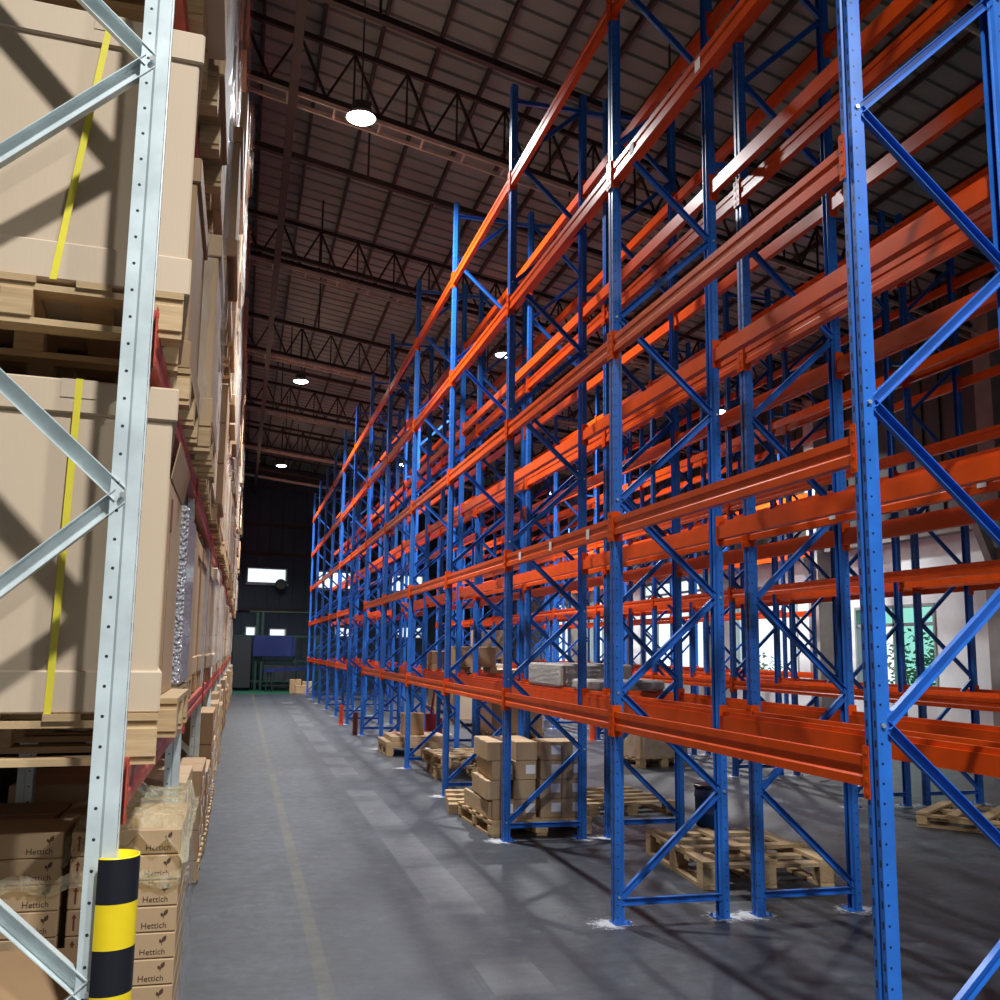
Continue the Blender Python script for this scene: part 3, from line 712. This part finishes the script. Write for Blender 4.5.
# text and print
def text_mesh(s, size, mat):
    cu = bpy.data.curves.new('txt', 'FONT'); cu.body = s; cu.size = size; cu.extrude = .0004; cu.resolution_u = 2
    o = bpy.data.objects.new('txt', cu); COL.objects.link(o)
    dg = bpy.context.evaluated_depsgraph_get(); me = bpy.data.meshes.new_from_object(o.evaluated_get(dg)); me.materials.clear(); me.materials.append(MT[mat])
    bpy.data.objects.remove(o); return me
brand_me = text_mesh('Hettich', .044, 'ink'); brand_me.name = 'brand_print'
def leaf_mesh():
    # two small leaves on a stem (the mark over the lettering)
    def leaf(ox, oz, ang_, L, wd):
        pts = []
        for i in range(9): u = i/8; pts.append((u*L, wd*math.sin(math.pi*u)))
        for i in range(7, 0, -1): u = i/8; pts.append((u*L, -wd*math.sin(math.pi*u)))
        ca, sa = math.cos(ang_), math.sin(ang_); return [(ox+p[0]*ca-p[1]*sa, oz+p[0]*sa+p[1]*ca) for p in pts]
    mb = MB()
    mb.prism(leaf(0, .0, R(62), .040, .010), 'y', -.0004, .0004).prism(leaf(-.004, -.002, R(118), .022, .007), 'y', -.0004, .0004).prism([(-.004,-.014),(-.001,-.014),(.002,.004),(-.002,.004)], 'y', -.0004, .0004)
    return mb.mesh('leaf_mark', 'ink')
leaf_me = leaf_mesh()
g_ = [(-.014,.03),(.014,.03),(.010,.008),(.003,.0),(.003,-.016),(.012,-.022),(-.012,-.022),(-.003,-.016),(-.003,0),(-.010,.008)]
glass_icon = MB().prism(g_, 'y', -.0004, .0004).mesh('glass_mark', 'ink_red')
arrow_icon = MB().prism([(-.003,-.022),(.003,-.022),(.003,.016),(.008,.016),(0,.03),(-.008,.016),(-.003,.016)], 'y', -.0004, .0004).mesh('arrow_mark', 'ink_red')
# ------------------------------------------------------------------ loads of the left rack
XC = -.775      # centre of the pallets (depth 1.04 -> from -1.295 to -.255)
LN = ['floor','first','second','third','fourth','fifth']
SLOT = ['near','middle','far']
for li, zc in enumerate(LVL):
    zt = zc+.0575
    for bi in range(len(ysL)-1):
        for s in range(3):
            yc = ysL[bi]+.60+s*1.06
            dx = random.uniform(-.03, .05)
            where = '%s slot, %s bay, %s beam level of the pale rack' % (SLOT[s], ORD[bi], LN[li+1])
            det = (bi == 0 and li <= 2); near_ = (bi == 0 and s == 0 and li <= 1)
            if li == 0 and not (bi == 0 and s == 1): dx -= .09
            px_, py_, pr_ = (-.805, 3.90, R(5)) if near_ else (XC+dx, yc, 0)
            pallet(px_, py_, zt, 'wooden pallet in the '+where, .96, 1.04, math.pi/2+pr_, 'wood', det, 'pallets on the pale rack', .16)
            zp = zt+.16
            hmax = (1.41 if li < 4 else 1.1)-.0575*2-.16-.06
            if li == 0 and bi == 0 and s == 1:
                t = thing('carton', 'plain tan carton with raised flap and red tag beside the strapped carton', 'carton', (XC+dx-.065, yc, zp))
                ob('body', MB().cbox(-.5,.5,-.44,.44,0,.93,.006).mesh('body','card'), t)
                ob('flap', MB().add([(.5,-.44,.93),(.5,.44,.93),(.53,.44,1.09),(.53,-.44,1.09),(.504,-.44,.93),(.504,.44,.93),(.534,.44,1.09),(.534,-.44,1.09)],[(0,1,2,3),(7,6,5,4),(0,3,7,4),(1,5,6,2),(3,2,6,7),(0,4,5,1)]).mesh('flap','card'), t)
                ob('tag', MB().box(.501,.504,-.30,-.24,.72,.86).mesh('tag','ink_red'), t)
                ob('tape', MB().box(.5005,.5025,-.32,-.28,.0,.70).mesh('tape','tape'), t)
                continue
            if li == 0 and bi == 0 and s == 2:
                t = thing('wrapped_panel_stack', 'silvery bubble wrapped upright panels next to the second pale post', 'panel stack', (XC+dx, yc, zp))
                for j in range(3): ob('panel', MB().cbox(.1+j*.145, .235+j*.145, -.44, .46, 0, 1.02-.03*j, .02).mesh('panel','bubble'), t)
                continue
            if li == 0 and bi == 0 and s == 0:
                big_carton(px_, py_, zp, 1.02, .90, 1.08, 'large tan lidded carton with yellow straps on first level behind the nearest post', rz=pr_, lean=.02); continue
            if li == 1 and bi == 0 and s == 0:
                big_carton(px_+.01, py_, zp, 1.03, .90, .98, 'large tan lidded carton with yellow straps on second level behind the nearest post', rz=pr_, lean=.12); continue
            st = random.choice([0,0,1,2]); mt = random.choice(['card','card','card_pale','card_dark'])
            hh = random.uniform(.86, 1.0)*hmax; ww = random.uniform(.98, 1.10); dd = random.uniform(.88, .98)
            if li > 1: ww += .05
            t = tag(ob('carton', far_carton_mesh(st, mt), None, (XC+dx+.02, yc, zp), (0,0,0), (ww, dd, hh)), ('stacked brown cartons' if st == 1 else 'tall brown carton')+' in the '+where, 'carton', 'loads on the pale rack')
            if random.random() < .55 or (li > 1 and bi < 3): ob('film_wrap', wrap_me, t, (0,0,0))
# floor level of the left rack: printed cartons in the first bay
def hcarton(x, y, z, w_, d_, h, label, icons=False, brand=True):
    t = tag(ob('printed_carton', None, None, (x, y, z)), label, 'carton', 'printed cartons in the nearest bay')
    k = ('h', w_, d_, h)
    if k not in CACHE: CACHE[k] = MB().cbox(-w_/2, w_/2, -d_/2, d_/2, 0, h, .004).mesh('carton_body', 'card')
    ob('carton_body', CACHE[k], t)
    if brand:
        b = ob('brand_print', brand_me, t, (w_/2-.112, -d_/2-.0006, h*.16), (math.pi/2,0,0), (.62,.62,1))
        ob('leaf_mark', leaf_me, b, (.115, .060, 0), (-math.pi/2,0,0))
    if icons:
        ob('glass_mark', glass_icon, t, (-w_/2+.10, -d_/2-.0006, h*.5))
        for q_ in (.025, .048): ob('arrow_mark', arrow_icon, t, (-w_/2+q_, -d_/2-.0006, h*.5))
    return t
pallet(-.62, 4.04, 0, 'wooden pallet on the floor under the printed cartons, nearest bay', 1.04, .79, 0, 'wood_old', True)
hx = .083
for col, (x0, nm) in enumerate(((-.335,'aisle'),(-.705,'inner'))):
    for r in range(11):
        z = .145+r*hx; wd = .345
        for dpt in range(2 if col == 0 else 1):
            yy = 3.82+dpt*.30
            side = ('front','middle','rear')[dpt]
            hcarton(x0, yy, z, wd, .29, hx-.002, 'printed carton, %s layer up, %s row of the %s stack behind the banded guard' % (ORD[r], side, nm), icons=(dpt == 0), brand=(dpt == 0))
# loose kraft boxes in front of the inner stack
bx = thing('low_carton', 'wide kraft carton lying low in front of the printed cartons', 'carton', (-.80, 3.50, 0))
ob('body', MB().cbox(-.36,.36,-.14,.13,.0,.60,.006).mesh('body','card_dark'), bx)
ob('flap', MB().add([(-.36,-.14,.60),(.36,-.14,.60),(.36,.13,.70),(-.36,.13,.70),(-.36,-.14,.604),(.36,-.14,.604),(.36,.13,.704),(-.36,.13,.704)],[(0,1,2,3),(7,6,5,4),(0,4,5,1),(1,5,6,2),(2,6,7,3),(3,7,4,0)]).mesh('flap','card_dark'), bx)
# crumpled film over the aisle stack
def crumpled_film():
    rnd = random.Random(5); nx, ny = 22, 26; vs = []; fs = []
    zt = .145+11*hx
    for i in range(nx+1):
        for j in range(ny+1):
            u = -.20+.40*i/nx; v = -.17+.95*j/ny; z = .012+rnd.uniform(0,.014)+.018*math.sin(u*21+v*9)*math.cos(v*13)
            if i < 2 or i > nx-2: z -= .07
            if j < 2: z -= .07+.02*math.sin(i*1.3)
            vs.append((u, v, max(z, -.12)+.01))
    for i in range(nx):
        for j in range(ny): a = i*(ny+1)+j; fs.append((a, a+1, a+ny+2, a+ny+1))
    me = MB().add(vs, fs).mesh('film_sheet', 'film_y', True)
    o = ob('film_sheet', me, None, (-.335, 3.82, zt)); tag(o, 'crumpled clear film draped over the top of the aisle-side printed cartons', 'plastic film')
    rnd = random.Random(9); vs = []; fs = []; n = 20
    for r in range(n+1):
        for i in range(14):
            v = -.15+.92*i/13; vs.append((.178+rnd.uniform(0,.022), v, -.86+.86*r/n))
    for r in range(n):
        for i in range(13): a = r*14+i; fs.append((a, a+1, a+15, a+14))
    ob('side_sheet', MB().add(vs, fs).mesh('side_sheet', 'film', True), o)
crumpled_film()
def film_band():
    rnd = random.Random(12); n = 46; rows = 4; vs = []; fs = []
    for r in range(rows+1):
        for i in range(n+1):
            u = -.89+.735*i/n; vs.append((u, 3.668-rnd.uniform(0,.014), .86+.05*r/rows*1.0+.012*math.sin(i*.55)+.02*(i/n)))
    for r in range(rows):
        for i in range(n): a = r*(n+1)+i; fs.append((a, a+1, a+n+2, a+n+1))
    o = ob('film_band', MB().add(vs, fs).mesh('film_band', 'film_y', True)); tag(o, 'glossy clear film band wound across both printed carton stacks', 'plastic film')
film_band()
# remaining floor loads of the left rack
for bi in range(0, len(ysL)-1):
    for s in range(3):
        if bi == 0 and s == 0: continue
        yc = ysL[bi]+.60+s*1.06
        where = '%s slot, %s bay, floor level of the pale rack' % (SLOT[s], ORD[bi])
        dx = random.uniform(-.02, .06)-(.16 if bi == 0 else .06)
        pallet(XC+.06+dx, yc, 0, 'wooden pallet in the '+where, 1.04, .96, 0, 'wood_old', bi == 0, 'pallets on the floor under the pale rack')
        hh = random.uniform(.45, .92) if bi else .62
        st = random.choice([1,1,2]); 
        t = tag(ob('carton', far_carton_mesh(st, random.choice(['card','card_dark'])), None, (XC+.06+dx, yc, .145), (0,0,0), (1.03, .93, hh)), ('stacked brown cartons' if st == 1 else 'brown carton')+' in the '+where, 'carton', 'floor loads under the pale rack')
        if st == 1:
            for j in range(2):
                for l in range(3):
                    ob('shipping_label', label_me, t, (.498, -.25+.5*j-.1, (l+.55)/3), (0,0,math.pi), (1.2, 1.4, 1.6))
# ------------------------------------------------------------------ goods on the right
# small cartons piled on a pallet with broken boards
pallet(2.72, 9.66, 0, 'wooden pallet under the pile of small labelled cartons', .98, 1.20, R(2), 'wood', True)
slabel = MB().box(-.045, .045, -.001, 0, -.04, .04).mesh('shipping_label', 'white')
def scarton(x, y, z, w_, d_, h, label, lab=True, rz=0):
    t = tag(ob('small_carton', None, None, (x, y, z), (0,0,rz)), label, 'carton', 'small labelled cartons on the pallet')
    k = ('s', w_, d_, h)
    if k not in CACHE: CACHE[k] = MB().cbox(-w_/2, w_/2, -d_/2, d_/2, 0, h, .005).box(-w_/2+.002, w_/2-.002, -.025, .025, h-.0005, h+.0008).mesh('carton_body', 'card')
    ob('carton_body', CACHE[k], t)
    if lab: ob('shipping_label', slabel, t, (w_*.22, -d_/2-.0006, h*.55))
    return t
hb = .172; n_ = 0
for l in range(4):
    for i in range(4):
        for j in range(2):
            if l == 3 and (j > 0 and i > 1): continue
            x = 2.385+i*.212+(.03 if i > 1 else 0)+.02*j-(.05 if (i == 0 and l % 2 == 1) else 0); y = 9.28+j*.345
            if l == 0 and i == 0 and j == 0: pass
            scarton(x+random.uniform(-.006,.006), y+random.uniform(-.008,.008), (.145+l*hb), .205, .335, hb-.003,
                    'small labelled carton, %s layer, %s column from the aisle, %s row of the pile' % (ORD[l], ORD[i], ORD[j]), lab=(l % 2 == 0 or i > 1), rz=random.uniform(-.03,.03))
def board(x, y, z, L, wd, th, rz, tilt, label):
    o = ob('loose_board', MB().cbox(-wd/2, wd/2, -L/2, L/2, 0, th, .003).mesh('loose_board', 'wood_old'), None, (x, y, z), (tilt, 0, rz)); tag(o, label, 'board')
board(2.262, 9.62, .145, .95, .03, .15, R(1), 0, 'thick loose timber standing on edge beside the small cartons')
tl = thing('broken_pallet', 'broken end of a wooden pallet lying beside the carton pile', 'pallet', (2.37, 10.86, 0), R(-9))
for x in (-.10, .06): ob('block', MB().cbox(x-.05, x+.05, -.52, .52, 0, .10, .005).mesh('block', 'wood_old'), tl)
for y in (-.34, .0, .34): ob('deck_board', MB().box(-.15, .13, y-.06, y+.06, .10, .124).mesh('deck_board', 'wood_old'), tl)
# large rough pallet lying between the two racks
t = thing('wooden_pallet', 'rough open lattice pallet lying under the near blue racks', 'pallet', (3.82, 7.46, 0), R(-5))
W_, D_ = 1.0, 1.34
b1 = MB().box(-.055,.055,-D_/2,D_/2,0,.025).mesh('runner_board','wood_old'); b2 = MB().box(-W_/2,W_/2,-.055,.055,0,.025).mesh('cross_board','wood_old'); b3 = MB().cbox(-.055,.055,-.065,.065,0,.115,.004).mesh('block','wood_old')
for x in (-W_/2+.056, 0, W_/2-.056):
    ob('runner_board', b1, t, (x,0,0)); ob('runner_board', b1, t, (x,0,.165))
    for y in (-D_/2+.066, 0, D_/2-.066): ob('block', b3, t, (x,y,.025))
for y in (-D_/2+.056, -.33, 0, .33, D_/2-.056): ob('cross_board', b2, t, (0,y,.14))
ob('cross_board', b2, t, (0,-.2,.19), (0,0,R(4)))
pallet(3.95, 10.55, 0, 'weathered pallet on the floor behind the second frame of the blue racks', 1.0, 1.15, R(4), 'wood', True, None, .13)
pallet(7.9, 9.2, 0, 'low pallet lying on the floor at the right edge behind the nearest blue post', 1.2, 1.0, R(8), 'wood_old', True, None, .13) if False else None
pallet(7.30, 8.72, 0, 'low pallet lying on the floor at the right edge behind the nearest blue post', 1.0, 1.2, R(38), 'wood', True, None, .14)
pallet(2.78, 16.45, 0, 'wooden pallet with flat packs under the blue rack near the red truck', 1.0, 1.0, 0, 'wood', True)
fp = tag(ob('flat_pack', MB().cbox(-.5,.5,-.5,.5,0,.07,.006).cbox(-.42,.48,-.46,.40,.072,.15,.006).mesh('flat_pack','card'), None, (2.78, 16.45, .145)), 'flat brown packs lying on the pallet near the red truck', 'flat pack')
bxx = thing('open_carton', 'small brown carton standing on the flat packs near the red truck', 'carton', (2.76, 16.40, .295)); ob('body', MB().cbox(-.17,.17,-.15,.15,0,.34,.006).mesh('body','card_dark'), bxx); ob('tape', MB().box(-.172,.172,-.02,.02,.30,.342).mesh('tape','tape'), bxx)
pallet(3.1, 13.6, 0, 'weathered pallet under the third bay of the blue rack', 1.1, 1.0, R(-5), 'wood_old', True)
pallet(3.1, 13.6, .145, 'weathered pallet stacked on another under the third bay', 1.1, 1.0, R(6), 'wood_old', True)
# drum
d = thing('plastic_drum', 'small dark blue plastic drum with black rim under the blue racks', 'drum', (4.52, 9.30, 0))
ob('body', MB().lathe([(.125,0),(.132,.01),(.138,.10),(.142,.11),(.142,.13),(.138,.14),(.142,.26),(.147,.27),(.147,.29),(.142,.30),(.142,.36)], 24).mesh('body', 'drum', True), d)
ob('rim', MB().lathe([(.142,.355),(.150,.36),(.150,.385),(.142,.39),(.130,.388)], 24).mesh('rim', 'black'), d)
ob('label', MB().add([(.1435*math.cos(a), .1435*math.sin(a), z) for z in (.17,.24) for a in (R(-78),R(-66),R(-54))]+[(.1465*math.cos(a), .1465*math.sin(a), z) for z in (.17,.24) for a in (R(-78),R(-66),R(-54))], [(0,1,4,3),(1,2,5,4),(6,9,10,7),(7,10,11,8),(0,3,9,6),(2,8,11,5),(3,4,10,9),(4,5,11,10),(0,6,7,1),(1,7,8,2)]).mesh('label', 'white'), d)
# staged loads in the aisle behind the racks
def staged(x, y, w_, d_, h, label, mat, rz=0, film_=False):
    pallet(x, y, 0, 'wooden pallet under the '+label, w_+.06, d_+.06, rz, 'wood_old', True)
    t = thing('carton', label, 'carton', (x, y, .145), rz)
    ob('body', MB().cbox(-w_/2,w_/2,-d_/2,d_/2,0,h,.008).mesh('body',mat), t)
    ob('tape', MB().box(-.03,.03,-d_/2-.001,d_/2+.001,h-.15,h+.001).mesh('tape','tape'), t)
    if film_: ob('film_wrap', wrap_me, t, (0,0,0), (0,0,0), (w_, d_, h))
staged(6.0, 14.4, .85, .85, .62, 'wrapped brown carton standing alone in the rear aisle', 'card', R(12), True)
staged(5.05, 18.9, 1.0, 1.0, 1.15, 'tall brown carton in the rear aisle behind the small carton pile', 'card', R(3))
staged(5.25, 22.3, 1.1, 1.0, 1.2, 'tall pale carton further down the rear aisle', 'card_pale', R(-4))
staged(5.6, 27.0, 1.1, 1.0, 1.3, 'tall dark carton at the far end of the rear aisle', 'card_dark')
# goods on the first beam level of the second rack
zt = LV[0]+.0575
def shelf_load(x, y, w_, d_, h, label, mat, film_):
    pl = tag(ob('wooden_pallet', pallet_mesh(w_+.04 if w_ > .6 else .7, d_, 'wood_old', .12), None, (x, y, zt)), 'pallet under the '+label, 'pallet')
    t = thing('carton', label, 'carton', (x, y, zt+.12))
    ob('body', MB().cbox(-w_/2,w_/2,-d_/2,d_/2,0,h,.008).mesh('body',mat), t)
    ob('tape', MB().box(-w_/2-.001,w_/2+.001,-.03,.03,h-.06,h+.001).mesh('tape','tape'), t)
    if film_: ob('film_wrap', wrap_me, t, (0,0,0), (0,0,0), (w_, d_, h))
def beam_load(x, y, w_, d_, h, label, mat):
    t = thing('carton', label, 'carton', (x, y, zt)); ob('body', MB().cbox(-w_/2,w_/2,-d_/2,d_/2,0,h,.02).mesh('body',mat), t); ob('film_wrap', wrap_me, t, (0,0,0), (0,0,0), (w_, d_, h))
beam_load(3.67, 10.78, .80, 1.25, .24, 'flat grey film wrapped carton lying on first level beams of the rear blue rack', 'concrete')
beam_load(3.67, 9.55, .80, .50, .10, 'thin grey film wrapped pack on first level beams near the second blue frame', 'concrete')
shelf_load(3.66, 16.2, .74, .5, .30, 'small tan carton on first beam level, fourth bay of the rear rack', 'card', False)
shelf_load(3.66, 18.0, .74, .6, .22, 'brown carton on first beam level, fourth bay of the rear rack', 'card_dark', False)
shelf_load(6.96, 28.6, .76, 1.1, .8, 'brown wrapped carton on first beam level of the second rack pair', 'card', True)
# red hand pallet truck
t = thing('hand_pallet_truck', 'red hand pallet truck parked under the blue rack', 'pallet truck', (3.35, 18.40, 0), R(15))
for s in (-.19, .19): ob('fork', MB().prism([(-.08,.05),(.08,.05),(.08,.10),(-.08,.10)], 'y', 0, 1.1).mesh('fork','red'), t, (s,0,0))
ob('body', MB().box(-.27,.27,-.12,.0,.05,.42).box(-.12,.12,-.2,-.12,.1,.5).mesh('body','red'), t)
ob('handle', MB().tube((0,-.18,.45),(0,-.38,1.15),.02,8).tube((-.13,-.38,1.16),(.13,-.38,1.16),.016,8).tube((-.13,-.38,1.16),(0,-.33,1.0),.014,8).tube((.13,-.38,1.16),(0,-.33,1.0),.014,8).mesh('handle','red'), t)
for s in (-.06, .06): ob('wheel', MB().tube((s-.02,-.16,.09),(s+.02,-.16,.09),.09,16).mesh('wheel','black'), t)
for s in (-.19,.19): ob('roller', MB().tube((s-.04,.95,.042),(s+.04,.95,.042),.04,12).mesh('roller','black'), t)
# ------------------------------------------------------------------ machine and things at the end of the aisle
mt_ = tag(ob('floor_mat', MB().cbox(-1.0,1.9,37.0,42.0,0,.006,.002).mesh('floor_mat','green_mat')), 'green painted mat on the floor at the end of the aisle', 'mat')
t = thing('lifting_machine', 'green framed lifting machine with blue cabinet at the end of the aisle', 'machine', (0, 39.6, .006))
for x, h in ((.60,2.95),(.80,2.95),(2.05,2.1),(-.35,2.1),(2.95,2.1)): 
    for y in (0, .9): ob('frame_post', MB().box(x-.04,x+.04,y-.04,y+.04,0,h).mesh('frame_post','green'), t)
for z in (1.12, 2.05, .35):
    for y in (0, .9): ob('frame_rail', MB().box(-.31,2.91,y-.03,y+.03,z-.03,z+.03).mesh('frame_rail','green'), t)
ob('top_rail', MB().box(.3,3.3,-.03,.03,2.95,3.0).mesh('top_rail','green'), t)
ob('cabinet', MB().cbox(.47,1.92,-.20,.85,1.27,2.06,.02).box(1.93,2.06,-.1,.7,1.30,1.98).mesh('cabinet','machine_blue'), t)
ob('dark_housing', MB().cbox(-.28,.42,-.1,.8,.10,2.0,.02).mesh('dark_housing','dark'), t)
ob('lower_housing', MB().cbox(.9,2.6,.05,.85,.15,.95,.02).mesh('lower_housing','dark'), t)
for j in range(9): ob('mesh_wire', MB().tube((-.3+.4*j,-.05,.1),(-.3+.4*j,-.05,1.1),.012,5).mesh('mesh_wire','green'), t)
o = tag(ob('steel_beam', MB().bar((.88,38.6,.78),(3.2,38.9,.90),.16,.12).mesh('steel_beam','machine_blue')), 'long blue beam lying across trestles before the lifting machine', 'beam')
for i, x in enumerate((1.1, 2.9)):
    tr = thing('trestle', '%s green trestle holding the long blue beam' % ('left','right')[i], 'trestle', (x, 38.75, 0))
    zz = .71 if i == 0 else .80
    for sx in (-.12,.12):
        for sy in (-.15,.15): ob('leg', MB().bar((sx,sy,.006),(sx*.4,sy*.4,zz-.05),.03,.03).mesh('leg','green'), tr)
    ob('top_bar', MB().box(-.10,.10,-.12,.12,zz-.05,zz).mesh('top_bar','green'), tr)
for i, (x, y, h) in enumerate(((2.0,37.6,.5),(2.45,37.8,.42),(2.2,37.3,.30))):
    bb = thing('carton', '%s brown carton on the floor beside the green mat' % ('tall','wide','low')[i], 'carton', (x, y, 0))
    ob('body', MB().cbox(-.2,.2,-.12,.12,0,h,.01).mesh('body','card'), bb); ob('tape', MB().box(-.03,.03,-.122,.122,h-.1,h+.001).mesh('tape','tape'), bb)
# wall fan under the left high window
t = thing('wall_fan', 'dark round wall fan below the high end window', 'fan', (1.50, 42.5+SK*1.5-.42, 4.2))
ob('cage', MB().lathe([(.20,-.07),(.23,-.05),(.23,.05),(.20,.07)], 20).mesh('cage','dark'), t, (0,0,0), (R(80),0,0))
for j in range(4): ob('blade', MB().bar((0,0,0),(math.cos(j*1.57)*.18,0,math.sin(j*1.57)*.18),.03,.12).mesh('blade','dark'), t)
ob('bracket', MB().box(-.04,.04,0,.37,-.04,.04).mesh('bracket','dark'), t)
